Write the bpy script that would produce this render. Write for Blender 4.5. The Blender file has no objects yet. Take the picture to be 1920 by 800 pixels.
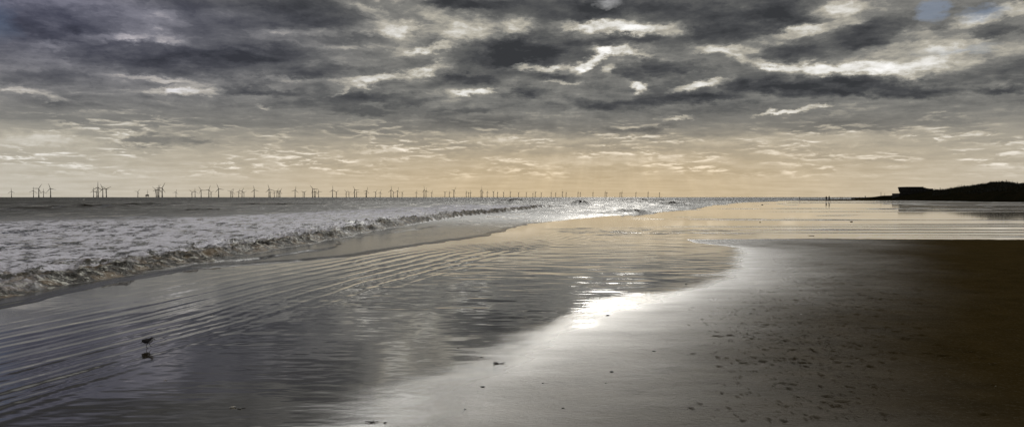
import bpy, bmesh, math, random
import numpy as np
from mathutils import Vector, Matrix

random.seed(7)
scene = bpy.context.scene
COL = scene.collection
R = math.radians

# ------------------------------------------------------------------ camera
H = 1.55                      # eye height above the wet sand
F = 1387.0                    # focal length in photo pixels (1920 wide)
HZ = 369.5                    # horizon row in the photo
PITCH = math.atan((400 - HZ) / F)
cam_d = bpy.data.cameras.new('camera')
cam = bpy.data.objects.new('camera', cam_d)
COL.objects.link(cam)
cam.location = (0, 0, H)
cam.rotation_euler = (math.pi / 2 - PITCH, 0, 0)
cam_d.sensor_width = 36.0
cam_d.lens = 36.0 * F / 1920.0
cam_d.clip_start = 0.05
cam_d.clip_end = 200000
scene.camera = cam


def ray(px, py):
    c, s = math.cos(PITCH), math.sin(PITCH)
    X, U = px - 960.0, 400.0 - py
    return Vector((X, F * c + U * s, U * c - F * s))


def gnd(px, py, z=0.0):
    """photo pixel -> (x, y) on the level z"""
    r = ray(px, py)
    t = (z - H) / r.z
    return (r.x * t, r.y * t)


def gx(px, d):
    """x of a photo column at distance d (at the horizon)"""
    r = ray(px, HZ)
    return r.x / r.y * d


def azel(px, py):
    r = ray(px, py).normalized()
    return math.atan2(r.x, r.y), math.asin(r.z)


# ------------------------------------------------------------------ noise
def _hash(ix, iy, seed):
    n = (ix.astype(np.int64) * 374761393 + iy.astype(np.int64) * 668265263 + seed * 1274126177) & 0xffffffff
    n = ((n ^ (n >> 13)) * 1274126177) & 0xffffffff
    n = (n ^ (n >> 16)) & 0xffffff
    return n.astype(np.float64) / 0xffffff


def vnoise(x, y, seed=0):
    x0, y0 = np.floor(x), np.floor(y)
    fx, fy = x - x0, y - y0
    fx = fx * fx * fx * (fx * (fx * 6 - 15) + 10)
    fy = fy * fy * fy * (fy * (fy * 6 - 15) + 10)
    a = _hash(x0, y0, seed); b = _hash(x0 + 1, y0, seed)
    c = _hash(x0, y0 + 1, seed); d = _hash(x0 + 1, y0 + 1, seed)
    return (a + (b - a) * fx) * (1 - fy) + (c + (d - c) * fx) * fy


def fbm(x, y, octv=4, seed=0, gain=0.5):
    s = np.zeros_like(x, dtype=np.float64); a = 1.0; t = 0.0
    for k in range(octv):
        s += a * (vnoise(x, y, seed + k * 17) - 0.5)
        t += a
        a *= gain
        x, y = x * 2.03 + 11.3, y * 2.03 - 7.1
    return s / t * 2.0          # about -1..1


def sst(a, b, x):
    t = np.clip((x - a) / (b - a), 0, 1)
    return t * t * (3 - 2 * t)


# ------------------------------------------------------------------ shore lines (pixel corner points of the photo turned into ground curves)
def curve(pts, pre, post, z=0.0):
    g = list(pre) + [gnd(px, py, z)[::-1] for px, py in pts] + list(post)   # (dist y, x)
    g.sort()
    return np.array([p[0] for p in g]), np.array([p[1] for p in g])


# breaking front
CF = curve([(0, 566), (60, 551), (160, 530), (330, 503), (430, 487), (560, 464), (700, 435), (780, 421), (850, 409), (930, 400), (1030, 387.5)],
           [(3.0, -8.0), (8.0, -7.8)], [(150, 9), (250, 30), (600, 180), (3000, 1500), (60000, 40000)])
# outer low step of the swash
CA = curve([(320, 508), (384, 496), (500, 487.5), (567, 477), (634, 465), (650, 455), (660, 448), (747, 435), (873, 420), (970, 413), (1097, 403)],
           [(3.0, -9.5), (8.0, -9.0)], [(80, 12), (150, 34), (300, 110), (600, 300), (3000, 1900), (60000, 46000)])
# lower edge of the swash
CB = curve([(180, 516), (320, 507), (640, 482), (757, 463), (830, 453), (907, 442), (960, 427), (987, 420), (1057, 412), (1141, 405), (1225, 399), (1296, 393), (1338, 384.5), (1400, 379)],
           [(3.0, -11), (8.0, -10.0)], [(400, 160), (900, 480), (3000, 1900), (60000, 46000)])
# crest lines of the ripple field run along this curve
CR = curve([(0, 700), (400, 600), (640, 530), (900, 470), (1100, 450)],
           [(3.0, -5.6)], [(60, 14), (600, 200), (60000, 40000)])


def cv(c, y):
    return np.interp(y, c[0], c[1])


# bank of firm sand (lower right of the photo): polygon outline
BANK = [gnd(*p) for p in [(1290, 448.5), (1500, 447.0), (1920, 449.5), (2600, 452)]]
BANK += [(34, 5), (34, -30), (-6, -30), (-1.6, 1.2)]
BANK += [gnd(*p) for p in [(700, 860), (790, 790), (900, 705), (990, 655), (1120, 605), (1215, 570), (1330, 535), (1390, 500), (1400, 478), (1370, 462), (1300, 454)]]
BANK = np.array(BANK)


def poly_sd(x, y, P):
    """signed distance, positive inside"""
    d2 = np.full(x.shape, 1e18); inside = np.zeros(x.shape, bool)
    n = len(P)
    for i in range(n):
        ax, ay = P[i]; bx, by = P[(i + 1) % n]
        ex, ey = bx - ax, by - ay
        t = np.clip(((x - ax) * ex + (y - ay) * ey) / (ex * ex + ey * ey), 0, 1)
        dx, dy = x - (ax + t * ex), y - (ay + t * ey)
        d2 = np.minimum(d2, dx * dx + dy * dy)
        with np.errstate(divide='ignore', invalid='ignore'):
            xi = ax + (y - ay) / (by - ay if by != ay else 1e-12) * ex
        inside ^= ((ay > y) != (by > y)) & (x < xi)
    return np.sqrt(d2) * np.where(inside, 1, -1)


# ------------------------------------------------------------------ ground heights
FOOT = []        # (x, y, half length across, half length along, depth, angle)
def fp(px, py, w, h=3.0, dep=0.02, a=0.0):
    x, y = gnd(px, py); q = .7 if py > 690 else 1.0; dep *= .95 * q; h *= .6 * q; w *= .85 * q
    FOOT.append((x, y, w / F * y / 2, max(0.03, h * y * y / (F * H) / 2), dep, a))


def zz(ox, oy, sc, lst, dep=0.02):
    for X, Y, w in lst:
        fp(ox + X / sc, oy + Y / sc, w / sc, 3.2, dep, random.uniform(-.15, .15))


zz(1280, 560, 5.715, [(118, 100, 60), (85, 127, 50), (300, 24, 40), (340, 14, 26), (800, 18, 30), (1225, 42, 70), (838, 70, 22), (690, 112, 16),
   (770, 130, 28), (487, 157, 34), (538, 154, 24), (570, 190, 32), (215, 229, 34), (245, 273, 44), (268, 293, 46), (352, 286, 26), (62, 293, 30),
   (645, 283, 40), (680, 291, 26), (740, 178, 50), (810, 190, 40), (810, 272, 110), (900, 300, 120), (990, 303, 70), (870, 320, 130), (600, 318, 24),
   (510, 418, 66), (680, 434, 70), (370, 420, 130), (815, 391, 80), (1000, 405, 130), (745, 450, 80), (960, 478, 140), (1330, 425, 70), (1340, 497, 62),
   (1110, 468, 30), (1020, 568, 130), (1190, 588, 120), (110, 612, 70), (375, 655, 40), (380, 671, 44), (470, 671, 50), (640, 722, 80), (865, 705, 80),
   (520, 720, 30), (400, 758, 80), (1040, 697, 60), (1180, 685, 90), (1270, 725, 70), (1330, 650, 80), (1430, 608, 66), (1610, 598, 74), (1730, 536, 60),
   (1465, 150, 120), (1700, 187, 200), (1710, 225, 150), (1665, 262, 66), (1720, 328, 60), (1500, 332, 70), (1590, 553, 50), (1620, 684, 80), (1665, 720, 80),
   (1340, 766, 40), (1775, 764, 60), (1480, 748, 70), (980, 110, 40), (895, 150, 30), (965, 210, 30), (1115, 222, 36), (1340, 127, 40), (1265, 297, 30)])
zz(1600, 560, 5.715, [(215, 24, 90), (260, 64, 40), (55, 123, 50), (160, 150, 80), (300, 160, 110), (45, 200, 90), (235, 216, 90), (180, 355, 180),
   (380, 348, 110), (468, 395, 110), (545, 300, 90), (690, 350, 100), (560, 466, 190), (750, 430, 90), (70, 536, 50), (240, 556, 70), (50, 570, 50),
   (425, 617, 90), (800, 628, 120), (960, 658, 150), (895, 604, 44), (1250, 614, 170), (930, 536, 90), (1400, 688, 90), (1510, 750, 210), (185, 772, 90)], .034)
zz(1280, 533, 3.0, [(345, 460, 44), (450, 450, 44), (670, 461, 40), (690, 482, 34), (930, 482, 34), (1050, 486, 60), (780, 537, 50), (620, 583, 66),
   (600, 606, 40), (935, 600, 60), (1080, 605, 50), (820, 653, 100), (800, 690, 60), (860, 715, 100), (650, 657, 30), (580, 711, 50), (750, 776, 60),
   (772, 723, 30), (340, 789, 50), (570, 795, 50), (95, 691, 40), (50, 716, 40), (1740, 595, 70), (1130, 763, 60), (900, 686, 130), (570, 577, 90),
   (205, 478, 60), (220, 632, 20), (1700, 763, 100), (270, 300, 36), (200, 301, 60)], .026)
zz(1280, 360, 3.0, [(800, 313, 80), (850, 322, 70), (935, 364, 44), (1000, 410, 36), (1140, 433, 50), (1140, 450, 50), (1120, 490, 60), (960, 461, 60),
   (845, 485, 30), (740, 499, 46), (1000, 523, 50), (1045, 478, 34), (1125, 410, 40), (1140, 390, 70), (680, 580, 30), (1020, 595, 50), (1075, 610, 60),
   (770, 295, 40), (620, 282, 60), (880, 503, 40), (650, 620, 50), (770, 545, 40), (1000, 535, 60), (1130, 578, 50), (990, 663, 40), (640, 455, 30),
   (1050, 562, 40), (950, 541, 40), (905, 524, 40), (1110, 378, 60)], .02)
rf = random.Random(3)
for _ in range(900):                                   # scuffs scattered round the walked strip
    px = rf.gauss(1510, 120); py = rf.uniform(452, 800) if rf.random() < .5 else rf.gauss(600, 60)
    if px > 1330:
        fp(px, py, rf.uniform(2.5, 11), 2.6, rf.uniform(.008, .022), rf.uniform(-.2, .2))


def foot_field(x, y):
    z = np.zeros_like(x)
    order = np.argsort(y); ys = y[order]
    for (fx, fy, a, b, dep, ang) in FOOT:
        lo, hi = np.searchsorted(ys, fy - 3 * (a + b)), np.searchsorted(ys, fy + 3 * (a + b))
        idx = order[lo:hi]
        dx, dy = x[idx] - fx, y[idx] - fy
        c, s = math.cos(ang), math.sin(ang)
        q = ((dx * c + dy * s) / a) ** 2 + ((dy * c - dx * s) / b) ** 2
        z[idx] += -dep * np.exp(-q * 1.2) + dep * .2 * np.exp(-(np.sqrt(q) - 1.65) ** 2 * 5)
    return z


RIDGES = [  # low exposed bars across the wet flat: (distance, start x, width, height, wobble)
    (gnd(960, 391)[1], 20, 1.6, .030), (gnd(960, 397)[1], 22, 1.7, .03), (gnd(960, 403)[1], 45, 1.0, .02), (gnd(960, 413)[1], 7, .8, .012),
    (gnd(960, 421)[1], 12, .8, .028), (gnd(960, 425)[1], 3, .7, .022), (gnd(960, 431)[1], 4, .55, .018), (gnd(960, 436)[1], 2.5, .5, .024), (gnd(960, 441)[1], 9, .35, .012)]


def beach_fields(x, y):
    uB = x - edge_b(y)
    bank = poly_sd(x, y, BANK)
    wob = fbm(x * .9, y * .9, 4, 5) * .25 * np.clip(y / 12, .15, 1) + (.16 * fbm(x * .9, y * 3.0, 4, 6, .55) + .3 * fbm(x * .5, y * 1.2, 3, 9)) * np.clip(y / 11, .35, 1)
    far_edge = sst(21, 25, y)
    width = 1.9 + .3 * (1 - far_edge) * np.clip(y / 12, .35, 1.1)
    width = width * (1 - far_edge) + .12 * far_edge
    off = (1 - far_edge) * .5
    damp = sst(-width * (.25 + .2 * (1 - far_edge)), width, bank + wob * (1 - far_edge * .8))      # 0 = mirror film, 1 = bank
    # ---- ridges in the far flat
    streak = np.zeros_like(x); zr = np.zeros_like(x)
    nearf = 1 - sst(80, 200, y)
    for i, (d0, xs, w, h) in enumerate(RIDGES):
        dd = y - d0 - w * .9 * fbm(x / 9.0, np.full_like(x, i * 3.7), 3, 40 + i) - .012 * (x - 10) * (1 if i % 2 else -.6)
        m = np.exp(-(dd / (w * .55)) ** 2) * sst(xs, xs + 14, x) * (.55 + .45 * vnoise(x / 6.0, y / 3.0, 60 + i))
        streak = np.maximum(streak, m); zr = zr + m * h * nearf
    # fine streakiness, long along x
    fs = fbm(x / 7.0, y / .55, 3, 90)
    streak = np.maximum(streak, sst(.30, .75, fs) * .65 * sst(27.5, 30, y) * (1 - sst(150, 260, y)) * sst(5, 16, x))
    fs2 = fbm(x / 60.0, y / 14.0, 3, 93)
    bars = sst(235, 262, y) * sst(98, 125, x - .1 * (y - 260))
    bars = sst(282, 300, y + .05 * (x - 120)) * (1 - sst(620, 760, y)) * sst(100, 128, x - .2 * (y - 300))
    bars = bars * sst(-.30, -.16, fbm(x / 70.0, y / 26.0, 3, 95))
    streak = np.maximum(streak, .09 * sst(70, 90, y) * sst(.42, .54, x / y) * (y < 330))
    streak = np.maximum(streak, .6 * sst(-.1, .3, fbm(x / 22.0, y / 9.0, 4, 97)) * sst(120, 150, y) * sst(.50, .60, x / y) * (y < 330))
    damp = np.maximum(damp, bars); streak = np.maximum(streak, bars)
    streak = np.maximum(streak, sst(.1, .3, fs2) * sst(120, 200, y) * (uB > 3))
    # ---- ripples left by the backwash
    uR = x - cv(CR, y)
    wv = uR + .22 * fbm(x * .7, y * .25, 3, 21) + .08 * fbm(x * 2.6, y * .6, 3, 22)
    amp_env = sst(-3.6, -1.6, uR) * (1 - sst(.6, 1.9, uR)) * (.25 + .95 * sst(-.5, .7, fbm(x * .45, y * .14, 3, 23)))
    lam = .46
    ph = wv / lam * 2 * math.pi
    crest = (.5 + .5 * np.cos(ph)) ** 2.2
    kf = np.clip(y / 14, .5, 1.5)
    zrip = .0085 * crest * amp_env * (.45 + .9 * vnoise(x * 1.7 + 3, y * .5, 28)) * kf * (1 - sst(28, 45, y))
    wv2 = uR + .12 * fbm(x * .9, y * .3, 3, 25)
    zrip += .0012 * np.cos(wv2 / .21 * 2 * math.pi) * amp_env * (1 - sst(14, 24, y))
    # wind ripples over the mirror film (short, across the view)
    film = (1 - damp)
    zrip2 = (.0016 * fbm(x * 1.3, y * 3.4, 4, 31, .6) + .0022 * fbm(x * .9 + y * .15, y * 1.5, 3, 35)) * np.clip(y / 9, .6, 2.6)
    zrip2 *= 1 + .9 * sst(-.6, 1.5, uR) * (1 - sst(13, 20, y))
    zrip2 *= film * (1 - sst(26, 34, y)) * (.35 + .65 * sst(-1.2, .5, uR))
    chan = sst(28.5, 31, y) * (1 - sst(36, 40, y)) * sst(.5, 3, x) * (1 - sst(9, 14, x))
    zrip2 = zrip2 + chan * .030 * fbm(x * .8, y * 2.6, 4, 37, .6)
    bankz = .03 * sst(0, 1.6, bank) * far_edge + .03 * sst(0, 3.5, bank) * (1 - far_edge) + .012 * damp * (1 + fbm(x * .8, y * .8, 4, 51))
    grain = damp * (.0055 * fbm(x * 7, y * 11, 3, 55, .6) + .009 * fbm(x * 1.4, y * 4.0, 3, 57)) * np.clip(y / 8, .7, 2.2) * (1 - sst(25, 30, y) * .6)
    zrip = zrip * sst(.0, .9, uB)
    z = zr + (zrip + zrip2) * film + bankz + grain
    z += foot_field(x, y) * np.clip(damp * 1.4, 0, 1)
    z -= .35 * sst(-.3, -8, uB) + .012 * sst(-.3, -.8, uB)
    shade_line = (x - (.405 * y + .1)) / np.clip(y / 11, .6, 2) + .9 * fbm(x * .35, y * .25, 3, 71)  # line where the light falls off over the bank, to the right
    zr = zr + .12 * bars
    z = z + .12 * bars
    dry_shade = sst(-3.2, 2.8, shade_line) * damp
    dry_shade = np.maximum(dry_shade, bars)
    dry_shade = np.maximum(dry_shade, .72 * sst(.12, .5, streak) * sst(28, 30, y))
    streak = np.maximum(streak, .035 * sst(-1.5, -2.7, uR + .3 * fbm(x * .5, y * .15, 3, 27)) * (1 - sst(24, 34, y)))
    wetness = (1 - sst(.4, 4.6, bank * np.clip(14 / np.maximum(y, 1), .5, 2.2) + .8 * fbm(x * .6, y * 1.1, 4, 61))) * (1 - bars)
    return z, damp, streak, dry_shade, wetness


CREST = []          # small breaking crests out in the glitter: (x, y, half width x, half depth y, height, slant)
def cr(px0, px1, py, hpx, slant=0.0):
    d = gnd(960, py)[1]
    x0, x1 = gx(px0, d), gx(px1, d)
    CREST.append(((x0 + x1) / 2, d, (x1 - x0) / 2, max(.6, hpx / F * d * 2.2), hpx / F * d, slant))
cr(1072, 1112, 384.0, 5.0)
cr(1150, 1225, 399.0, 4.2, .1)
cr(1160, 1290, 376.5, 2.4)
cr(1240, 1290, 386.0, 6.0, .3)
cr(1180, 1250, 380.0, 1.8)
cr(1285, 1330, 381.0, 1.6)
cr(1340, 1420, 376.5, 1.4)
cr(930, 1010, 379.5, 3.0, .1)
cr(0, 250, 391.5, 5.0, .02)
cr(-200, 120, 398, 5.0, .03)
cr(180, 330, 387.0, 3.2, .02)
cr(330, 420, 396.0, 2.2)
cr(-100, 200, 383, 2.5)
cr(420, 640, 384, 1.5)


def edge_b(y):
    return np.maximum(cv(CB, y), cv(CF, y) + .45)


def sea_fields(x, y):
    uB, uA, uC = x - edge_b(y), x - cv(CA, y), x - cv(CF, y)
    jag = .16 * fbm(x * 1.1 + y * .37, y * .33 - x * .45, 6, 101, .62) * np.clip(y / 15, .6, 4)
    s = np.clip(y / 20, .7, 6)
    z = .010 + .020 * sst(.05, -.22 * s, uB + jag) - .05 * sst(-.05, -.42, -uB - jag)
    z = z + .034 * sst(0, -.22 * s, uA + jag * 1.5) * (1 - sst(70, 110, y)) * (.6 + .6 * vnoise(y * .5, y * .0 + 3, 8))
    near = 1 - sst(118, 140, y)
    jc = .34 * fbm(x * .7 + y * .31, y * .52 - x * .2, 6, 111, .6)
    u = uC + jc
    hgt = (.14 + .05 * fbm(y * .3, y * 0 + 1.0, 3, 115)) * np.clip(y / 22, .8, 2.2)
    front = sst(.05, -.55, u)
    back = .45 + .55 * np.exp(np.minimum(u, 0) / 2.4)
    lumpy = fbm(x * 2.1 + y * .8, y * 1.6 - x * .7, 5, 121, .65)
    lump2 = 1 - np.abs(fbm(x * 2.2, y * 2.2, 4, 123, .55)) * 2
    lenv = np.exp(-((u + 1.1) / 1.9) ** 2) * (u < .05)
    z = z + near * (hgt * front * back + lenv * front * (.17 * lumpy + .04 * lump2) * np.clip(y / 20, .8, 1.6))
    foamzone = sst(.0, -.4, u) * near
    yb = np.interp(x, [-60, -28, -22, -18, -10, 0, 8], [34, 42, 48, 70, 112, 190, 260])
    foamzone = foamzone * (1 - sst(-.12, .25, (y - yb) / yb + .25 * fbm(x * .12, y * .12, 3, 131)))
    bn = fbm(x * 1.3, y * .9, 4, 133)
    brown = sst(.12, -.02, u) * (1 - sst(.2, 2.0, -u + 1.3 * bn)) * near
    # chop behind the front
    chop = fbm(x * .55, y * 2.0, 4, 141, .6) * .055 + fbm(x * .16, y * .5, 3, 143) * .12
    z = z + chop * sst(-.4, -2.2, u) * near
    # open sea
    openz = sst(30, 120, y)
    z = z + openz * (1 - sst(500, 2500, y)) * (.5 * fbm(x * .03, y * .085, 4, 151) + .12 * fbm(x * .35, y * .5, 3, 153)) * sst(0, -25, uC)
    glitz = sst(0, -3, uB) * sst(35, 70, y) * (1 - sst(600, 2500, y))
    z = z + glitz * (.02 * fbm(x * .5, y * 1.1, 4, 161, .6) + .02 * fbm(x * .12, y * .3, 3, 163)) * np.clip(y / 60, .6, 3)
    cm = np.zeros_like(x)
    for i, (cx, cy, a, b, h, sl) in enumerate(CREST):
        dx = (x - cx) / a
        dy = (y - cy - sl * (x - cx) - a * .12 * fbm(x / a * 3, x * 0 + i, 3, 170 + i)) / max(b, cy * cy / 1147 * .9)
        e = np.where(dy < 0, np.exp(-(dy * 2.4) ** 2), np.exp(-(dy * .9) ** 2)) * np.exp(-(dx ** 4) * 1.2) * (.5 + .5 * vnoise(x / a * 5, x * 0 + i * 3.1, 180 + i) * 1.6)
        z = z + e * h * 1.4
        cm = np.maximum(cm, np.clip(e * 2.0 - .2, 0, 1))
    dk = .9 * sst(-.26 * s ** .5 - .06, -.10, uB + jag) * sst(-1.2, .0, fbm(x * .8 + y * .3, y * .3, 3, 193)) * (.25 + .75 * sst(14.5, 17, y)) * (1 - sst(90, 150, y))
    dk2 = np.exp(-((uA + jag * 1.5 + .10) / (.13 * s)) ** 2) * sst(-.4, .15, fbm(x * .7 + y * .3, y * .3, 3, 195)) * (1 - sst(70, 100, y)) * sst(13.5, 15, y)
    cm = np.maximum(cm, np.maximum(dk, dk2))
    # ridge swash foam edge
    edge = np.exp(-((uA + jag * 1.5 + .05) / (.09 * s)) ** 2) * (1 - sst(70, 110, y)) 
    edge = edge * sst(.0, .5, fbm(x * 1.9 + y * .4, y * .55, 3, 191)) * .2
    return z, np.clip(foamzone, 0, 1), np.clip(brown, 0, 1), np.clip(edge, 0, 1), cm


# ------------------------------------------------------------------ sheets
def sheet(name, mat, keep=None, fields=None, attrs=(), near=True):
    ks = list(np.arange(1.0, 30, .5)) + list(np.arange(30, 115, .3)) + list(np.arange(115, 330.0, .55))
    ds = [H * 740.0 / k for k in ks if H * 740.0 / k < 1500]
    ds += [1150 * 1.12 ** i for i in range(1, 36)] + [70000]
    ds += [3.0, 2.4, 1.8, 1.2, .7, .3]
    ds = np.array(sorted(set(ds)))
    az = np.concatenate([np.arange(-180, -44, 4.0), np.arange(-44, -38, .4), np.arange(-38, 38, .062), np.arange(38, 44, .4), np.arange(44, 180.1, 4.0)])
    az[-1] = 180
    A = np.radians(az)
    # inside the fan the rows are level in y, outside they are rings
    DD, AA = np.meshgrid(ds, A, indexing='ij')
    rr = DD / np.maximum(np.cos(np.clip(AA, -R(44), R(44))), .1)
    X = (np.sin(AA) * rr).ravel(); Y = (np.cos(AA) * rr).ravel()
    n0, n1 = DD.shape
    out = fields(X, Y)
    Z = out[0]
    idx = np.arange(n0 * n1).reshape(n0, n1)
    q = np.stack([idx[:-1, :-1], idx[:-1, 1:], idx[1:, 1:], idx[1:, :-1]], -1).reshape(-1, 4)[:, ::-1]
    if keep is not None:
        kv = keep(X, Y)
        q = q[kv[q].any(1)]
        used = np.zeros(n0 * n1, bool); used[q.ravel()] = True
        remap = np.cumsum(used) - 1
        q = remap[q]
        X, Y, Z = X[used], Y[used], Z[used]
        out = [o[used] for o in out]
    me = bpy.data.meshes.new(name)
    me.vertices.add(len(X)); me.vertices.foreach_set('co', np.stack([X, Y, Z], 1).astype(np.float32).ravel())
    nf = len(q)
    me.loops.add(nf * 4); me.loops.foreach_set('vertex_index', q.astype(np.int32).ravel())
    me.polygons.add(nf); me.polygons.foreach_set('loop_start', (np.arange(nf) * 4).astype(np.int32))
    me.polygons.foreach_set('loop_total', np.full(nf, 4, np.int32))
    me.polygons.foreach_set('use_smooth', np.ones(nf, bool))
    me.update(calc_edges=True)
    for k, an in enumerate(attrs):
        at = me.attributes.new(an, 'FLOAT', 'POINT')
        at.data.foreach_set('value', out[k + 1].astype(np.float32))
    me.materials.append(mat)
    o = bpy.data.objects.new(name, me); COL.objects.link(o)
    o['kind'] = 'structure'
    return o


# ------------------------------------------------------------------ node helpers
class NT:
    def __init__(s, tree):
        s.t = tree; s.n = tree.nodes; s.l = tree.links
        s.n.clear()

    def new(s, typ, **kw):
        n = s.n.new(typ)
        for k, v in kw.items():
            setattr(n, k, v)
        return n

    def put(s, sock, v):
        if hasattr(v, 'is_output') or hasattr(v, 'links'):
            s.l.new(v, sock)
        else:
            sock.default_value = v

    def m(s, op, a, b=0.0, c=0.0, clamp=False):
        n = s.new('ShaderNodeMath', operation=op, use_clamp=clamp)
        for i, v in enumerate((a, b, c)):
            s.put(n.inputs[i], v)
        return n.outputs[0]

    def vm(s, op, a, b=(0, 0, 0), out=0):
        n = s.new('ShaderNodeVectorMath', operation=op)
        s.put(n.inputs[0], a); s.put(n.inputs[1], b)
        return n.outputs[out]

    def scale(s, a, f):
        n = s.new('ShaderNodeVectorMath', operation='SCALE')
        s.put(n.inputs[0], a); s.put(n.inputs['Scale'], f)
        return n.outputs[0]

    def xyz(s, x=0.0, y=0.0, z=0.0):
        n = s.new('ShaderNodeCombineXYZ')
        for i, v in enumerate((x, y, z)):
            s.put(n.inputs[i], v)
        return n.outputs[0]

    def sep(s, v):
        n = s.new('ShaderNodeSeparateXYZ'); s.put(n.inputs[0], v)
        return n.outputs

    def noise(s, vec, scale, detail=4.0, rough=.5, dist=0.0, color=False):
        n = s.new('ShaderNodeTexNoise')
        s.put(n.inputs['Vector'], vec); s.put(n.inputs['Scale'], scale)
        n.inputs['Detail'].default_value = detail; n.inputs['Roughness'].default_value = rough
        n.inputs['Distortion'].default_value = dist
        return n.outputs['Color' if color else 'Fac']

    def rng(s, v, a, b, c=0.0, d=1.0, smooth=False):
        n = s.new('ShaderNodeMapRange')
        if smooth:
            n.interpolation_type = 'SMOOTHSTEP'
        s.put(n.inputs[0], v)
        for i, q in enumerate((a, b, c, d)):
            s.put(n.inputs[i + 1], q)
        return n.outputs[0]

    def ramp(s, v, stops):
        n = s.new('ShaderNodeValToRGB')
        s.put(n.inputs[0], v)
        e = n.color_ramp.elements
        while len(e) < len(stops):
            e.new(.5)
        for k, (p, c) in enumerate(stops):
            e[k].position = p; e[k].color = (*c, 1)
        return n.outputs[0]

    def mix(s, f, a, b, mode='MIX'):
        n = s.new('ShaderNodeMix', data_type='RGBA', blend_type=mode)
        s.put(n.inputs[0], f)
        for i, v in ((6, a), (7, b)):
            if isinstance(v, tuple):
                v = (*v, 1) if len(v) == 3 else v
            s.put(n.inputs[i], v)
        return n.outputs[2]

    def attr(s, name):
        return s.new('ShaderNodeAttribute', attribute_name=name).outputs['Fac']

    def bump(s, h, strength, dist, normal=None):
        n = s.new('ShaderNodeBump')
        s.put(n.inputs['Strength'], strength); s.put(n.inputs['Distance'], dist); s.put(n.inputs['Height'], h)
        if normal is not None:
            s.put(n.inputs['Normal'], normal)
        return n.outputs[0]


def new_mat(name):
    m = bpy.data.materials.new(name); m.use_nodes = True
    t = NT(m.node_tree)
    out = t.new('ShaderNodeOutputMaterial')
    p = t.new('ShaderNodeBsdfPrincipled')
    t.l.new(p.outputs[0], out.inputs['Surface'])
    return m, t, p


def simple_mat(name, col, rough=.7, nscale=8.0, var=.25, metal=0.0, bump=.0):
    m, t, p = new_mat(name)
    co = t.new('ShaderNodeTexCoord').outputs['Object']
    f = t.noise(co, nscale, 4)
    c = t.mix(t.rng(f, .3, .7), tuple(v * (1 - var) for v in col), tuple(min(1, v * (1 + var)) for v in col))
    t.put(p.inputs['Base Color'], c); p.inputs['Roughness'].default_value = rough; p.inputs['Metallic'].default_value = metal
    if bump:
        t.put(p.inputs['Normal'], t.bump(f, bump, .05))
    return m


# ------------------------------------------------------------------ sky
SUN_AZ, SUN_EL = R(7.6), R(12.5)
w = bpy.data.worlds.new('World'); scene.world = w; w.use_nodes = True
t = NT(w.node_tree)
wout = t.new('ShaderNodeOutputWorld')
bg = t.new('ShaderNodeBackground'); bg.inputs['Strength'].default_value = 0.15
t.l.new(bg.outputs[0], wout.inputs['Surface'])
sky = t.new('ShaderNodeTexSky', sky_type='NISHITA', sun_disc=False, sun_elevation=SUN_EL, sun_rotation=SUN_AZ)
dirv = t.new('ShaderNodeTexCoord').outputs['Generated']
dx, dy, dz = t.sep(dirv)
AZ = t.m('ARCTAN2', dx, dy)
EL = t.m('ARCSINE', dz)
zc = t.m('ADD', t.m('MAXIMUM', dz, 0.0), .055)
P = t.xyz(t.m('DIVIDE', dx, zc), t.m('DIVIDE', dy, zc), 0.0)          # a point on the flat cloud deck
# wide soft warp of the layout
AE = t.xyz(AZ, EL, 0.0)
wn = t.noise(t.vm('MULTIPLY', AE, (16.0, 40.0, 1.0)), 1.0, 7, .68, color=True)
wn = t.vm('SUBTRACT', wn, (.5, .5, .5))
wn2 = t.vm('SUBTRACT', t.noise(t.vm('MULTIPLY', AE, (46.0, 95.0, 1.0)), 1.0, 5, .65, color=True), (.5, .5, .5))
AEw = t.vm('ADD', AE, t.vm('ADD', t.vm('MULTIPLY', wn, (.055, .024, 0.0)), t.vm('MULTIPLY', wn2, (.030, .018, 0.0))))

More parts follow.
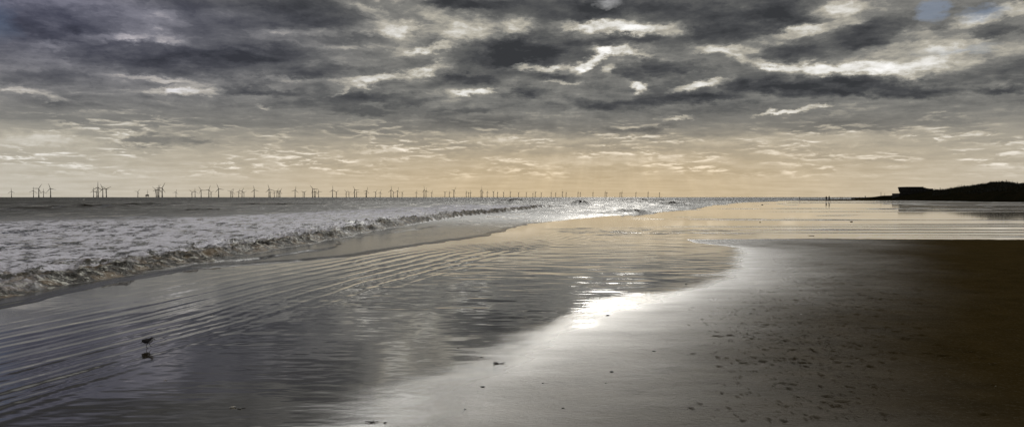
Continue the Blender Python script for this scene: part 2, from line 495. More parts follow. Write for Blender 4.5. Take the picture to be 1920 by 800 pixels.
PXR = 1.0 / F
BL = [  # cloud banks (-) and gaps (+): px, py, half width, half height, slant, amount
    (90, 50, 190, 60, 0, -.42), (300, 112, 220, 40, 2, -.42), (420, 105, 150, 26, 0, -.25), (400, 50, 120, 34, 0, -.2), (345, 8, 80, 24, 0, -.25),
    (145, 195, 130, 16, 0, -.16), (100, 138, 150, 18, 0, -.15), (300, 265, 150, 16, 0, -.18), (440, 172, 80, 14, 0, -.2), (560, 25, 160, 40, 0, -.36),
    (500, 100, 140, 28, 0, -.42), (570, 130, 160, 24, 0, -.32), (945, 105, 110, 44, 0, -.55), (850, 6, 190, 14, 0, -.5), (800, 75, 60, 20, 0, -.3),
    (640, 70, 100, 14, 0, -.2), (700, 186, 160, 18, 0, -.36), (500, 173, 90, 14, 0, -.3), (880, 150, 100, 15, 0, -.4), (680, 210, 120, 9, 0, -.2),
    (880, 205, 100, 9, 0, -.2), (1130, 16, 200, 28, 0, -.45), (1000, 92, 130, 40, 0, -.5), (1360, 40, 200, 55, 0, -.42), (1150, 76, 140, 15, 0, -.35),
    (1230, 130, 140, 24, 0, -.5), (980, 172, 80, 16, 0, -.4), (1270, 184, 110, 15, 0, -.36), (1150, 196, 180, 13, 0, -.32), (1350, 181, 90, 12, 0, -.3),
    (1420, 160, 100, 20, 0, -.3), (1040, 146, 70, 10, 0, -.3), (1190, 240, 110, 9, 0, -.2), (1560, 163, 240, 24, 2, -.62), (1720, 171, 150, 16, 2, -.42),
    (1880, 168, 80, 14, 0, -.5), (1480, 28, 100, 36, 0, -.42), (1640, 55, 120, 32, -10, -.45), (1780, 45, 60, 16, 0, -.3), (1870, 62, 80, 16, 0, -.42),
    (1480, 100, 110, 22, 0, -.42), (1620, 82, 80, 16, -10, -.35), (1900, 122, 80, 26, 0, -.25), (1650, 232, 260, 20, 0, -.1), (900, 232, 300, 16, 0, -.06),
    (250, 72, 170, 13, -3, .42), (110, 87, 80, 14, 0, .36), (310, 45, 100, 34, 0, .25), (215, 94, 36, 16, 0, .2), (30, 168, 80, 13, 0, .42),
    (105, 184, 70, 9, 4, .4), (300, 152, 130, 9, 3, .34), (350, 173, 110, 12, -3, .48), (90, 262, 170, 20, 0, .22), (240, 251, 60, 8, -6, .26),
    (690, 18, 70, 13, 8, .45), (730, 55, 120, 30, 8, .45), (870, 40, 130, 30, 8, .55), (810, 92, 80, 10, -10, .55), (860, 68, 80, 14, 0, .4),
    (725, 148, 150, 14, -9, .72), (820, 124, 50, 14, -20, .5), (632, 174, 34, 7, -25, .45), (905, 172, 80, 8, -6, .62), (550, 62, 140, 13, -4, .32),
    (640, 88, 80, 9, 0, .25), (490, 202, 30, 6, 3, .42), (530, 150, 130, 8, 0, .22), (720, 278, 100, 8, -2, .2), (920, 258, 80, 10, 0, .2),
    (1120, 50, 120, 16, 2, .9), (1225, 56, 100, 18, 4, .85), (970, 45, 50, 24, 0, .5), (1108, 112, 80, 15, -30, 1.0), (1165, 96, 90, 12, 8, .75),
    (1010, 128, 90, 10, 0, .85), (1140, 130, 18, 18, 0, .6), (1198, 163, 20, 16, 0, 1.0), (1310, 160, 80, 11, -6, .85), (1370, 95, 110, 15, 6, .6),
    (1400, 114, 90, 14, 14, .6), (1270, 221, 50, 7, 0, .45), (1060, 155, 70, 6, 0, .32), (1500, 62, 150, 16, -8, .62), (1560, 130, 190, 18, 4, .85),
    (1700, 130, 110, 30, 0, .55), (1700, 92, 190, 34, 0, .4), (1820, 110, 150, 40, 0, .38), (1820, 38, 80, 20, 0, .6), (1560, 18, 120, 24, 0, .6),
    (1900, 15, 70, 24, 0, .6), (1480, 208, 90, 8, -7, .72), (1540, 198, 34, 7, 0, .5), (1000, 262, 260, 12, 0, .12), (1500, 262, 420, 16, 0, .14),
    (1150, 300, 300, 16, 0, .12), (100, -80, 380, 76, 0, -.8), (430, -75, 260, 50, 0, -.6), (765, -22, 100, 46, 0, 1.15), (780, 70, 90, 60, 0, .22), (1010, -60, 150, 40, 0, -.2), (1190, -100, 330, 70, 0, .9), (1700, -80, 300, 60, 0, -.3), (780, 22, 260, 50, 0, -.0)]  # rows above the frame: unseen banks and gaps, added to shape the sand's reflections
acc = None
for (px, py, rx, ry, rot, amp) in BL:
    if amp == 0:
        continue
    a, e = azel(px, py)
    k = math.cos(math.atan((px - 960) / F)) ** 2
    mp = t.new('ShaderNodeMapping', vector_type='TEXTURE')
    t.l.new(AEw, mp.inputs['Vector'])
    mp.inputs['Location'].default_value = (a, e, 0)
    mp.inputs['Rotation'].default_value = (0, 0, -R(rot))
    mp.inputs['Scale'].default_value = (rx * PXR * k, ry * PXR * math.sqrt(k), 1)
    gr = t.new('ShaderNodeTexGradient', gradient_type='SPHERICAL')
    t.l.new(mp.outputs[0], gr.inputs[0])
    acc = t.m('MULTIPLY_ADD', t.rng(gr.outputs['Fac'], 0, .85, 0, 1, True), amp * (.46 if amp > 0 else .58), acc if acc is not None else 0.0)
# base brightness by height above the sea
eld = t.m('MULTIPLY', EL, 180 / math.pi)
fr = t.new('ShaderNodeFloatCurve')
cvm = fr.mapping; c0 = cvm.curves[0]
base_pts = [(0, .69), (1.2, .69), (2.6, .66), (4.0, .595), (5.4, .495), (6.6, .44), (9, .42), (12, .42), (15, .36), (20, .34), (28, .44), (45, .62), (90, .66)]
def ex(e):      # spread the low degrees
    return (max(e, 0) / 90) ** .5
c0.points[0].location = (0, base_pts[0][1]); c0.points[1].location = (1, base_pts[-1][1])
for e, v in base_pts[1:-1]:
    c0.points.new(ex(e), v)
cvm.update()
t.put(fr.inputs['Value'], t.m('POWER', t.m('DIVIDE', t.m('MAXIMUM', eld, 0.0), 90.0), .5))
base = fr.outputs[0]
# cloud texture on the deck
Pw = t.vm('ADD', P, t.scale(t.vm('SUBTRACT', t.noise(P, 1.1, 3, color=True), (.5, .5, .5)), .5))
n1 = t.m('SUBTRACT', t.noise(t.vm('MULTIPLY', Pw, (.8, 1.0, 1.0)), 1.3, 6, .52), .5)
n2 = t.m('SUBTRACT', t.noise(t.vm('MULTIPLY', Pw, (1.0, 1.15, 1.0)), 4.6, 6, .6), .5)
n3 = t.m('SUBTRACT', t.noise(t.vm('MULTIPLY', P, (1.0, .55, 1.0)), 3.2, 5, .6), .5)
hi = t.rng(eld, 4.4, 7.5, 0, 1, True)
nz = t.m('ADD', t.m('MULTIPLY', n1, .62), t.m('MULTIPLY', n2, .34))
nz = t.m('MULTIPLY', nz, t.m('MULTIPLY_ADD', hi, .84, .16))
# little cumulus rolls low in the sky: laid out on azimuth and elevation, flatter towards the sea
AEl = t.vm('MULTIPLY', AE, (27.0, 135.0, 1.0))
AEl = t.vm('ADD', AEl, t.scale(t.vm('SUBTRACT', t.noise(AEl, .7, 3, color=True), (.5, .5, .5)), 1.2))
nl = t.noise(AEl, 1.0, 7, .60)
nlb = t.noise(t.vm('ADD', AEl, (.08, .34, 0)), 1.0, 7, .60)
clump = t.rng(t.noise(t.vm('MULTIPLY', AE, (9.0, 38.0, 1.0)), 1.0, 4, .55), .42, .60, .0, 1.5, True)
lit = t.m('MULTIPLY', t.m('ADD', .02, t.m('MAXIMUM', -.10, t.m('SUBTRACT', t.rng(nl, .44, .58, 0, 1, True), t.rng(nlb, .42, .62, 0, 1, True)))), clump)              # edge lit from above
lowband = t.m('MULTIPLY', t.rng(eld, 1.0, 2.2, 0, 1, True), t.rng(eld, 7.0, 4.6, 0, 1, True))
low = t.m('MULTIPLY', t.m('ADD', t.m('MULTIPLY', lit, .14), t.m('MULTIPLY', t.m('SUBTRACT', nl, .5), .12)), lowband)
mod = t.noise(t.vm('MULTIPLY', AE, (22.0, 60.0, 1.0)), 1.0, 6, .62)
acc = t.m('MULTIPLY', acc, t.rng(mod, .32, .68, .55, 1.6))
val = t.m('ADD', t.m('ADD', base, acc), t.m('ADD', nz, low))
# curl detail scaled by how much is going on
n4 = t.m('SUBTRACT', t.noise(t.vm('MULTIPLY', AEw, (34.0, 80.0, 1.0)), 1.0, 6, .65), .5)
val = t.m('ADD', val, t.m('MULTIPLY', n4, t.m('MULTIPLY_ADD', hi, .34, .06)))
colr = t.ramp(val, [(0.0, (.040, .042, .046)), (.18, (.070, .072, .076)), (.34, (.120, .121, .118)), (.5, (.22, .216, .20)), (.66, (.47, .44, .37)),
                    (.82, (.77, .75, .70)), (1.0, (1.0, .985, .96))])
# warm light near the sea under the sun, cool slate in the upper left
cs = t.m('SUBTRACT', AZ, R(6.0))
warm = t.m('MULTIPLY', t.rng(t.m('ABSOLUTE', cs), R(4), R(42), 1, .12, True), t.rng(eld, 7.5, .3, 0, 1, True))
colr = t.mix(warm, colr, t.mix(1.0, colr, (1.12, .93, .68), 'MULTIPLY'))
cool = t.m('MULTIPLY', t.rng(AZ, R(-6), R(-36), 0, 1, True), t.m('MULTIPLY', t.rng(eld, 4, 13, 0, 1, True), t.rng(eld, 15.5, 12.5, .0, 1, True)))
colr = t.mix(cool, colr, t.mix(1.0, colr, (.92, .93, 1.30), 'MULTIPLY'))
# the glow added above the hidden sun is summed in further down
# blue holes
hole = None
for (px, py, rx, ry, amp) in [(1748, 17, 34, 26, 1.3), (1850, 22, 60, 15, 1.0), (1140, 6, 45, 13, .4), (-20, 40, 60, 50, .45), (1800, 92, 90, 8, .5)]:
    a, e = azel(px, py)
    mp = t.new('ShaderNodeMapping', vector_type='TEXTURE'); t.l.new(AEw, mp.inputs['Vector'])
    mp.inputs['Location'].default_value = (a, e, 0); mp.inputs['Scale'].default_value = (rx * PXR * .8, ry * PXR * .9, 1)
    gr = t.new('ShaderNodeTexGradient', gradient_type='SPHERICAL'); t.l.new(mp.outputs[0], gr.inputs[0])
    hole = t.m('MULTIPLY_ADD', gr.outputs['Fac'], amp, hole if hole is not None else 0.0)
hole = t.m('MINIMUM', hole, .65)
# faint shafts fanning down from the hidden sun
th = t.m('ARCTAN2', t.m('SUBTRACT', AZ, SUN_AZ), t.m('SUBTRACT', R(15.0), EL))
sh = t.noise(t.xyz(t.m('MULTIPLY', th, 7.0), 0.0, 0.0), 1.0, 3, .6)
shm = t.m('MULTIPLY', t.rng(t.m('ABSOLUTE', th), R(30), R(75), 1, 0, True), t.m('MULTIPLY', t.rng(eld, 13, 9, 0, 1, True), t.rng(eld, -.5, 2, .4, 1, True)))
colr = t.scale(colr, t.m('MULTIPLY_ADD', t.m('MULTIPLY', t.rng(sh, .42, .66, -.25, 1.0, True), shm), .065, 1.0))
colr = t.scale(colr, 23.2)
blue = t.mix(1.0, sky.outputs[0], (.66, .82, 1.20), 'MULTIPLY')
# unseen glow added above the hidden sun, out of frame, to silver the sand
ga = t.m('POWER', t.m('DIVIDE', t.m('SUBTRACT', AZ, SUN_AZ), R(21)), 2.0)
ge = t.m('POWER', t.m('DIVIDE', t.m('SUBTRACT', EL, R(24)), R(9)), 2.0)
glow = t.m('MULTIPLY', t.m('POWER', 2.718, t.m('MULTIPLY', t.m('ADD', ga, ge), -1.0)), t.rng(EL, R(15), R(21), 0, 1, True))
colr = t.vm('ADD', colr, t.scale(t.xyz(1.0, .98, .93), t.m('MULTIPLY', glow, 195.0)))
final = t.mix(hole, colr, t.scale(blue, .84))
t.l.new(final, bg.inputs['Color'])

# ------------------------------------------------------------------ sun
sd = bpy.data.lights.new('sun', 'SUN'); sd.energy = .5; sd.angle = R(6.0); sd.color = (1.0, .95, .86)
so = bpy.data.objects.new('sun', sd); COL.objects.link(so)
sv = Vector((math.sin(SUN_AZ) * math.cos(SUN_EL), math.cos(SUN_AZ) * math.cos(SUN_EL), math.sin(SUN_EL)))
so.rotation_euler = sv.to_track_quat('Z', 'Y').to_euler()
so.location = (0, 0, 50)

# ------------------------------------------------------------------ materials of ground and water
m_sand, t, p = new_mat('wet_sand')
geo = t.new('ShaderNodeNewGeometry'); pos = geo.outputs['Position']
damp, streak, dry_shade = t.attr('damp'), t.attr('streak'), t.attr('dry_shade')
rough_mask = t.m('MAXIMUM', damp, streak)
g1 = t.noise(pos, 34.0, 5, .75); g2 = t.noise(pos, 2.0, 5, .6)
c = t.mix(t.rng(g2, .3, .7), (.042, .033, .021), (.066, .052, .032))
c = t.mix(t.rng(rough_mask, 0, .5), t.scale(c, .45), c)
c = t.mix(dry_shade, c, t.mix(t.rng(g2, .3, .7), (.032, .023, .008), (.050, .035, .013)))  # darker brown paints that light fall-off; bars and ridges are drier sand
c = t.mix(t.rng(g1, .52, .72, 0, .7), c, (.10, .085, .060))
t.put(p.inputs['Base Color'], c)
patch = t.noise(t.vm('MULTIPLY', pos, (.6, 1.6, 1.0)), 1.0, 4)
rb = t.m('ADD', t.rng(t.attr('wetness'), 0, 1, .60, .36), t.m('MULTIPLY', t.m('SUBTRACT', patch, .5), .25))
rb = t.m('ADD', rb, t.m('MULTIPLY', dry_shade, .30))
t.put(p.inputs['Roughness'], t.mix(0.0, t.xyz(0, 0, 0), t.xyz(0, 0, 0)) if False else t.m('ADD', .045, t.m('MULTIPLY', t.rng(rough_mask, -.10, .50, 0.02, 1, True), rb)))
p.inputs['IOR'].default_value = 1.5
t.put(p.inputs['Coat Weight'], t.rng(rough_mask, 0, .3, 1, 0, True)); p.inputs['Coat Roughness'].default_value = .04; p.inputs['Coat IOR'].default_value = 1.4
t.put(p.inputs['Specular IOR Level'], t.m('MULTIPLY', t.m('POWER', t.m('SUBTRACT', 1.0, dry_shade), 1.6), t.rng(damp, 0, .5, .45, .95, True)))
gb = t.m('ADD', t.noise(pos, 130.0, 3, .7), t.m('MULTIPLY', t.noise(t.vm('MULTIPLY', pos, (1, 2.2, 1)), 22.0, 4, .6), 1.5))
t.put(p.inputs['Normal'], t.bump(gb, t.m('MULTIPLY_ADD', rough_mask, .9, .010), .018))

m_sea, t, p = new_mat('sea_water')
geo = t.new('ShaderNodeNewGeometry'); pos = geo.outputs['Position']
foam, brown, edge, crest = t.attr('foam'), t.attr('brown'), t.attr('edge'), t.attr('crest')
px_, py_, pz_ = t.sep(pos)
f1 = t.noise(t.vm('MULTIPLY', pos, (1.0, .62, 1.0)), 2.1, 6, .66, .3)
f2 = t.noise(t.vm('MULTIPLY', pos, (1.0, 2.0, 1.0)), 9.0, 4, .6)
fm = t.rng(t.m('ADD', f1, t.m('MULTIPLY', t.m('SUBTRACT', f2, .5), .45)), .42, .53, 0, 1, True)
fm = t.m('MULTIPLY', fm, foam)
bf = t.noise(pos, 5.0, 5, .65)
water = (.032, .032, .030)
foamc = t.mix(t.rng(f2, .3, .7), (.45, .45, .54), (.75, .75, .88))
bf2 = t.noise(pos, 2.3, 6, .7)
brc = t.mix(t.rng(bf2, .46, .64, 0, 1, True), (.010, .008, .006), (.19, .145, .10))
brc = t.mix(t.rng(t.noise(pos, 5.0, 5, .75), .54, .64), brc, (.62, .62, .58))
c = t.mix(fm, water, foamc)
c = t.mix(t.m('MULTIPLY', brown, 1.25, clamp=True), c, brc)
c = t.mix(t.m('MULTIPLY', crest, .9), c, (.02, .017, .014))  # weak sky reflection of steep crest faces painted dark; swash edges share it
c = t.mix(edge, c, (.75, .73, .7))
t.put(p.inputs['Base Color'], c)
anyf = t.m('MAXIMUM', fm, t.m('MAXIMUM', brown, edge))
patchy = t.noise(t.vm('MULTIPLY', pos, (.45, .12, 1.0)), 1.0, 6, .75)
patchy = t.rng(patchy, .50, .60, 0, 1, True)
t.put(p.inputs['Roughness'], t.m('ADD', t.m('MULTIPLY_ADD', anyf, .5, t.m('SUBTRACT', t.rng(py_, 30, 75, .16, .56, True), t.m('MULTIPLY', t.m('MULTIPLY', patchy, t.rng(py_, 30, 75, 0, 1, True)), .38))), t.rng(py_, 140, 420, 0, .12, True)))
p.inputs['IOR'].default_value = 1.34
t.put(p.inputs['Specular IOR Level'], t.m('MULTIPLY', t.rng(py_, 90, 400, .5, .30, True), t.m('SUBTRACT', 1.0, crest, clamp=True)))
wv = t.noise(t.vm('MULTIPLY', pos, (.55, 1.25, 1.0)), 3.0, 6, .62)
wv2 = t.noise(t.vm('MULTIPLY', pos, (.5, 1.1, 1.0)), .5, 4, .55)
calm = t.rng(py_, 22, 60, .06, 1.0, True)
calm = t.m('MAXIMUM', calm, foam)
calm = t.m('MULTIPLY', calm, t.m('MULTIPLY_ADD', patchy, .85, .15))
b1 = t.bump(wv, t.m('MULTIPLY', calm, .7), .20)
b2 = t.bump(wv2, t.m('MULTIPLY', t.rng(py_, 40, 130, 0, 1, True), .7), 1.2, b1)
b3 = t.bump(bf, t.m('MULTIPLY', brown, .9), .10, b2)
t.put(p.inputs['Normal'], b3)

sheet('beach', m_sand, None, beach_fields, ('damp', 'streak', 'dry_shade', 'wetness'))
sheet('sea', m_sea, lambda x, y: (x - edge_b(y) < .9) & (y > 1.0), sea_fields, ('foam', 'brown', 'edge', 'crest'))

# ------------------------------------------------------------------ mesh helpers
def link(name, bm, mats, parent=None, smooth=False):
    me = bpy.data.meshes.new(name)
    bmesh.ops.recalc_face_normals(bm, faces=bm.faces)
    bm.to_mesh(me); bm.free()
    for m in (mats if isinstance(mats, (list, tuple)) else [mats]):
        me.materials.append(m)
    if smooth:
        me.polygons.foreach_set('use_smooth', np.ones(len(me.polygons), bool))
    o = bpy.data.objects.new(name, me); COL.objects.link(o)
    if parent:
        o.parent = parent
    return o


def empty(name, loc, label=None, cat=None, group=None, rz=0.0):
    o = bpy.data.objects.new(name, None); COL.objects.link(o)
    o.location = loc; o.rotation_euler = (0, 0, rz)
    o.empty_display_size = .2
    tag(o, label, cat, group)
    return o


def tag(o, label=None, cat=None, group=None, kind=None):
    for k, v in (('label', label), ('category', cat), ('group', group), ('kind', kind)):
        if v:
            o[k] = v
    return o


def tube(bm, p0, p1, r0, r1, n=8, cap=True):
    p0, p1 = Vector(p0), Vector(p1)
    d = (p1 - p0).normalized()
    q = d.to_track_quat('Z', 'Y')
    rings = []
    for p, r in ((p0, r0), (p1, r1)):
        rings.append([bm.verts.new(p + q @ Vector((math.cos(a) * r, math.sin(a) * r, 0))) for a in [2 * math.pi * i / n for i in range(n)]])
    for i in range(n):
        bm.faces.new((rings[0][i], rings[0][(i + 1) % n], rings[1][(i + 1) % n], rings[1][i]))
    if cap:
        bm.faces.new(rings[0][::-1]); bm.faces.new(rings[1])


def box(bm, x0, x1, y0, y1, z0, z1):
    v = [bm.verts.new((x, y, z)) for z in (z0, z1) for x, y in ((x0, y0), (x1, y0), (x1, y1), (x0, y1))]
    for f in ((0, 1, 2, 3), (4, 5, 6, 7), (0, 1, 5, 4), (1, 2, 6, 5), (2, 3, 7, 6), (3, 0, 4, 7)):
        bm.faces.new([v[i] for i in f])


def ell(bm, c, r, seg=10, rings=7, rot=None):
    M = Matrix.Translation(c) @ (rot if rot is not None else Matrix.Identity(4)) @ Matrix.Diagonal((*r, 1))
    bmesh.ops.create_uvsphere(bm, u_segments=seg, v_segments=rings, radius=1.0, matrix=M)


# ------------------------------------------------------------------ wind turbines
m_turb = simple_mat('turbine_paint', (.16, .15, .14), .55, .05, .1)
m_blade = simple_mat('blade_paint', (.16, .15, .14), .5, .05, .1)
HUB, ROT = 80.0, 50.0


def tower_bm():
    bm = bmesh.new()
    tube(bm, (0, 0, -6), (0, 0, 12), 5.2, 5.2, 12)            # foundation collar
    tube(bm, (0, 0, 12), (0, 0, 13), 6.6, 6.6, 12)            # service platform
    prof = [(13, 4.2), (40, 3.7), (78, 2.9)]
    for (a, ra), (b, rb_) in zip(prof, prof[1:]):
        tube(bm, (0, 0, a), (0, 0, b), ra, rb_, 12)
    return bm


def nacelle_bm():
    bm = bmesh.new()
    box(bm, -2.9, 2.9, -7.0, 8.0, HUB - 2.8, HUB + 3.0)
    bmesh.ops.bevel(bm, geom=list(bm.edges), offset=.8, segments=2, affect='EDGES')
    ell(bm, (0, -8.6, HUB), (2.7, 3.2, 2.7), 12, 8)
    return bm


def blade_mesh():
    bm = bmesh.new()
    prof = [(1.5, 1.6, 1.5), (7, 2.5, 1.1), (14, 2.3, .9), (30, 1.7, .65), (44, 1.1, .42), (ROT, .45, .25)]
    rings = []
    for z, wdt, th in prof:
        rings.append([bm.verts.new((math.cos(a) * wdt + (wdt * .35), math.sin(a) * th, z)) for a in [2 * math.pi * i / 8 for i in range(8)]])
    for r0, r1 in zip(rings, rings[1:]):
        for i in range(8):
            bm.faces.new((r0[i], r0[(i + 1) % 8], r1[(i + 1) % 8], r1[i]))
    bm.faces.new(rings[0][::-1]); bm.faces.new(rings[-1])
    me = bpy.data.meshes.new('blade')
    bmesh.ops.recalc_face_normals(bm, faces=bm.faces)
    bm.to_mesh(me); bm.free(); me.materials.append(m_blade)
    return me


# zoom coordinates: (X in a 6x enlargement, hub Y, first blade angle from upright or None)
T = []
def block(x0, base, lst):
    for e in lst:
        X, h = e[0], e[1]
        a = e[2] if len(e) > 2 else None
        T.append((x0 + X / 6.0, (base - h) / 6.0, a))
block(0, 246, [(130, 180), (377, 172, 5), (437, 148, 32), (490, 183), (570, 148, -18), (1053, 175, 0), (1087, 180), (1104, 135, 2), (1157, 150, -22),
               (1197, 152, 62), (1551, 183), (1758, 162, -48), (1775, 160, 10), (1788, 155, 14), (1825, 140, 28)])
block(320, 243, [(60, 185), (240, 183), (275, 178, 0), (343, 163, -30), (430, 158, 20), (455, 185), (540, 147, -20), (677, 176), (698, 182), (766, 182),
                 (803, 172, 28), (825, 188), (940, 160, -12), (1107, 152, -14), (1122, 185), (1167, 188), (1196, 175), (1217, 182), (1230, 175, 28),
                 (1400, 163, 10), (1490, 190), (1505, 188), (1598, 152, -38), (1618, 178), (1628, 182), (1665, 178), (1821, 162, -2), (1863, 185)])
block(640, 236, [(55, 177), (86, 182), (149, 154, -30), (172, 178), (283, 162, 18), (276, 190), (384, 177, 35), (437, 180), (558, 156, 0), (585, 185),
                 (632, 164, 12), (684, 183), (843, 180, 8), (930, 157, -10), (953, 167), (1017, 182), (1165, 182), (1215, 182), (1266, 158, 35),
                 (1405, 180), (1432, 188), (1453, 182), (1572, 158, 0), (1586, 180), (1641, 178), (1710, 178), (1756, 182), (1824, 182), (1900, 180)])
block(960, 231, [(73, 185), (160, 181), (235, 188), (261, 177), (328, 184), (440, 181), (490, 185), (566, 173), (608, 181), (742, 177), (767, 182),
                 (910, 178), (1047, 176), (1065, 181), (1214, 182), (1235, 176), (1393, 180), (1530, 177), (1658, 181)])
T.sort()
proto = None
rt = random.Random(11)
ordn = lambda n: '%d%s' % (n, 'th' if 10 <= n % 100 <= 20 else {1: 'st', 2: 'nd', 3: 'rd'}.get(n % 10, 'th'))
for i, (px, hp, ang) in enumerate(T):
    d = HUB * F / hp
    hp_word = 'large' if hp > 14.2 else ('middle sized' if hp > 10.8 else 'small distant')
    if ang is not None and hp > 12:
        b3 = [(ang + k * 120 + 180) % 360 - 180 for k in range(3)]
        up = min(b3, key=abs)
        how = 'one blade upright' if abs(up) < 8 else ('blade tipped right' if up > 0 else 'blade tipped left')
    else:
        how = 'thin blades'
    n = i + 1
    where = '%s from the left' % ordn(n) if n <= len(T) // 2 else '%s from the right' % ordn(len(T) - n + 1)
    if n == 1: where = 'outermost at the left'
    if n == len(T): where = 'outermost at the right'
    label = '%s wind turbine on the horizon, %s, %s' % (hp_word, how, where)
    if ang is None:
        ang = rt.uniform(-55, 60)
    x = gx(px, d)
    yaw = R(20 + 48 * sst(300, 1150, np.array(px)).item() + rt.uniform(-6, 6))
    if proto is None:
        root = empty('wind_turbine', (x, d, 0), label, 'wind turbine', 'wind turbines of the offshore wind farm', yaw)
        link('tower', tower_bm(), m_turb, root, True)
        link('nacelle', nacelle_bm(), m_turb, root, True)
        bmeh = blade_mesh()
        for k in range(3):
            b = bpy.data.objects.new('blade', bmeh); COL.objects.link(b); b.parent = root
            b.location = (0, -8.6, HUB)
        proto = root
    else:
        root = proto.copy(); COL.objects.link(root)
        for ch in proto.children:
            cc = ch.copy(); COL.objects.link(cc); cc.parent = root
        root.location = (x, d, 0); root.rotation_euler = (0, 0, yaw); root['label'] = label
    j = 0
    for ch in root.children:
        if ch.name.startswith('blade'):
            ch.rotation_euler = (0, R(ang + 120 * j), 0); j += 1

# ------------------------------------------------------------------ offshore platform
d = 9000.0
x = gx(276, d); s = d / F
plat = empty('offshore_platform', (x, d, 0), 'boxy substation platform on legs with a thin mast, standing between the wind turbines', 'platform')
m_steel = simple_mat('platform_steel', (.10, .09, .085), .6, .1)
bm = bmesh.new()
box(bm, -2.8 * s, 2.8 * s, -10, 10, 2.2 * s, 4.4 * s); box(bm, -1.6 * s, 2.4 * s, -8, 8, 4.4 * s, 5.2 * s)
link('deck', bm, m_steel, plat)
for sx in (-1, 1):
    for sy in (-1, 1):
        bm = bmesh.new(); tube(bm, (sx * 1.8 * s, sy * 7, -3), (sx * 1.8 * s, sy * 7, 2.2 * s), 1.6, 1.6, 8)
        link('leg', bm, m_steel, plat)
bm = bmesh.new(); tube(bm, (.6 * s, 0, 5.2 * s), (.6 * s, 0, 14 * s), 2.2, 1.2, 6); box(bm, -.9 * s, 4.0 * s, -1, 1, 9.4 * s, 9.7 * s)
link('mast', bm, m_steel, plat)

# ------------------------------------------------------------------ dune headland
SIL = [(1600, 370.6), (1620, 370.2), (1640, 368.8), (1655, 366.6), (1668, 366.3), (1676, 365.5), (1681, 362.6), (1695, 361.6), (1730, 359), (1745, 357.8),
       (1760, 357.3), (1772, 356.2), (1790, 353.6), (1806, 351), (1820, 350.2), (1832, 348), (1846, 346.2), (1856, 343.6), (1868, 342.7),
       (1880, 342.6), (1890, 343.3), (1900, 345.2), (1910, 346.6), (1925, 345.5), (1960, 341), (2050, 338), (2200, 334), (2600, 330)]
bm = bmesh.new()
NX, NY = 420, 44
sx_ = [p_[0] for p_ in SIL]; sy_ = [p_[1] for p_ in SIL]
pxs = np.linspace(1596, 2600, NX)
crest_d = np.interp(pxs, [1596, 1690, 1760, 1880, 2000, 2600], [700, 430, 370, 300, 250, 120])
foot_d = np.interp(pxs, [1596, 1640, 1690, 1740, 1800, 1920, 2600], [560, 400, 320, 290, 270, 225, 75])
cx = (pxs - 960) / F
gridv = []
vv = np.linspace(0, 1, NY)
for j, v in enumerate(vv):
    if v <= .5:
        dd = foot_d + (crest_d - foot_d) * (v / .5)
        prof = math.sin(v / .5 * math.pi / 2) ** 1.15
    else:
        dd = crest_d + (v - .5) / .5 * 160
        prof = 1 - .55 * ((v - .5) / .5) ** 1.2
    X = cx * dd
    top = H + (HZ - np.interp(pxs, sx_, sy_)) / F * crest_d
    rough = fbm(X * .10, dd * .05, 5, 301, .6)
    z = top * prof + rough * .9 * np.clip(top / 6, .05, 1) * (prof * (1 - prof) * 3 + .12) - (.25 if j == 0 else 0)
    if j == NY - 1:
        z = z * 0 - .5
    # tufts on the ridge
    z = z + np.abs(fbm(X * .55, dd * .3, 4, 305, .65)) * .55 * np.clip(top / 6, 0, 1) * (v > .2) * (pxs > 1745)
    gridv.append([bm.verts.new((X[i], dd[i], z[i])) for i in range(NX)])
for j in range(NY - 1):
    for i in range(NX - 1):
        bm.faces.new((gridv[j][i], gridv[j][i + 1], gridv[j + 1][i + 1], gridv[j + 1][i]))
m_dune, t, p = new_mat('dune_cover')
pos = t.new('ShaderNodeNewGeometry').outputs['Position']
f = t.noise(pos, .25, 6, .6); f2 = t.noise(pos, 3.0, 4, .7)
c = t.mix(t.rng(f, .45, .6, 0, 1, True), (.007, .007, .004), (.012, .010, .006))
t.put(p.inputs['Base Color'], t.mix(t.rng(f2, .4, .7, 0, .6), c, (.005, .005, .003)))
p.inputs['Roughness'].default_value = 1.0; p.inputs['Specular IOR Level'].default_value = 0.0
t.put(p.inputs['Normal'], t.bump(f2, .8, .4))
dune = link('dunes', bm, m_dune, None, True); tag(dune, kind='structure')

# marram grass fringe on the dunes (stuff)
bm = bmesh.new(); rg = random.Random(5)
for _ in range(5200):
    px = rg.uniform(1748, 1990)
    cd = float(np.interp(px, pxs, crest_d)); fd = float(np.interp(px, pxs, foot_d))
    v = rg.uniform(.35, 1.12)
    dd = fd + (cd - fd) * v
    topz = H + (HZ - float(np.interp(px, sx_, sy_))) / F * cd
    z = topz * (math.sin(min(v, 1) * math.pi / 2) ** 1.15) - .25
    X = (px - 960) / F * dd
    h = rg.uniform(.5, 1.25) * (1.5 if rg.random() < .05 else 1); wdt = rg.uniform(.08, .25); lean = rg.uniform(-.3, .3)
    a = rg.uniform(0, 3.14); ca, sa = math.cos(a) * wdt, math.sin(a) * wdt
    v1 = bm.verts.new((X - ca, dd - sa, z)); v2 = bm.verts.new((X + ca, dd + sa, z)); v3 = bm.verts.new((X + lean, dd + lean * .4, z + h))
    bm.faces.new((v1, v2, v3))
m_grass = simple_mat('marram_grass_blades', (.008, .009, .005), .95, 2.0)
gr = link('marram_grass', bm, m_grass); tag(gr, 'dark marram grass fringing the top of the dunes', 'grass', kind='stuff')

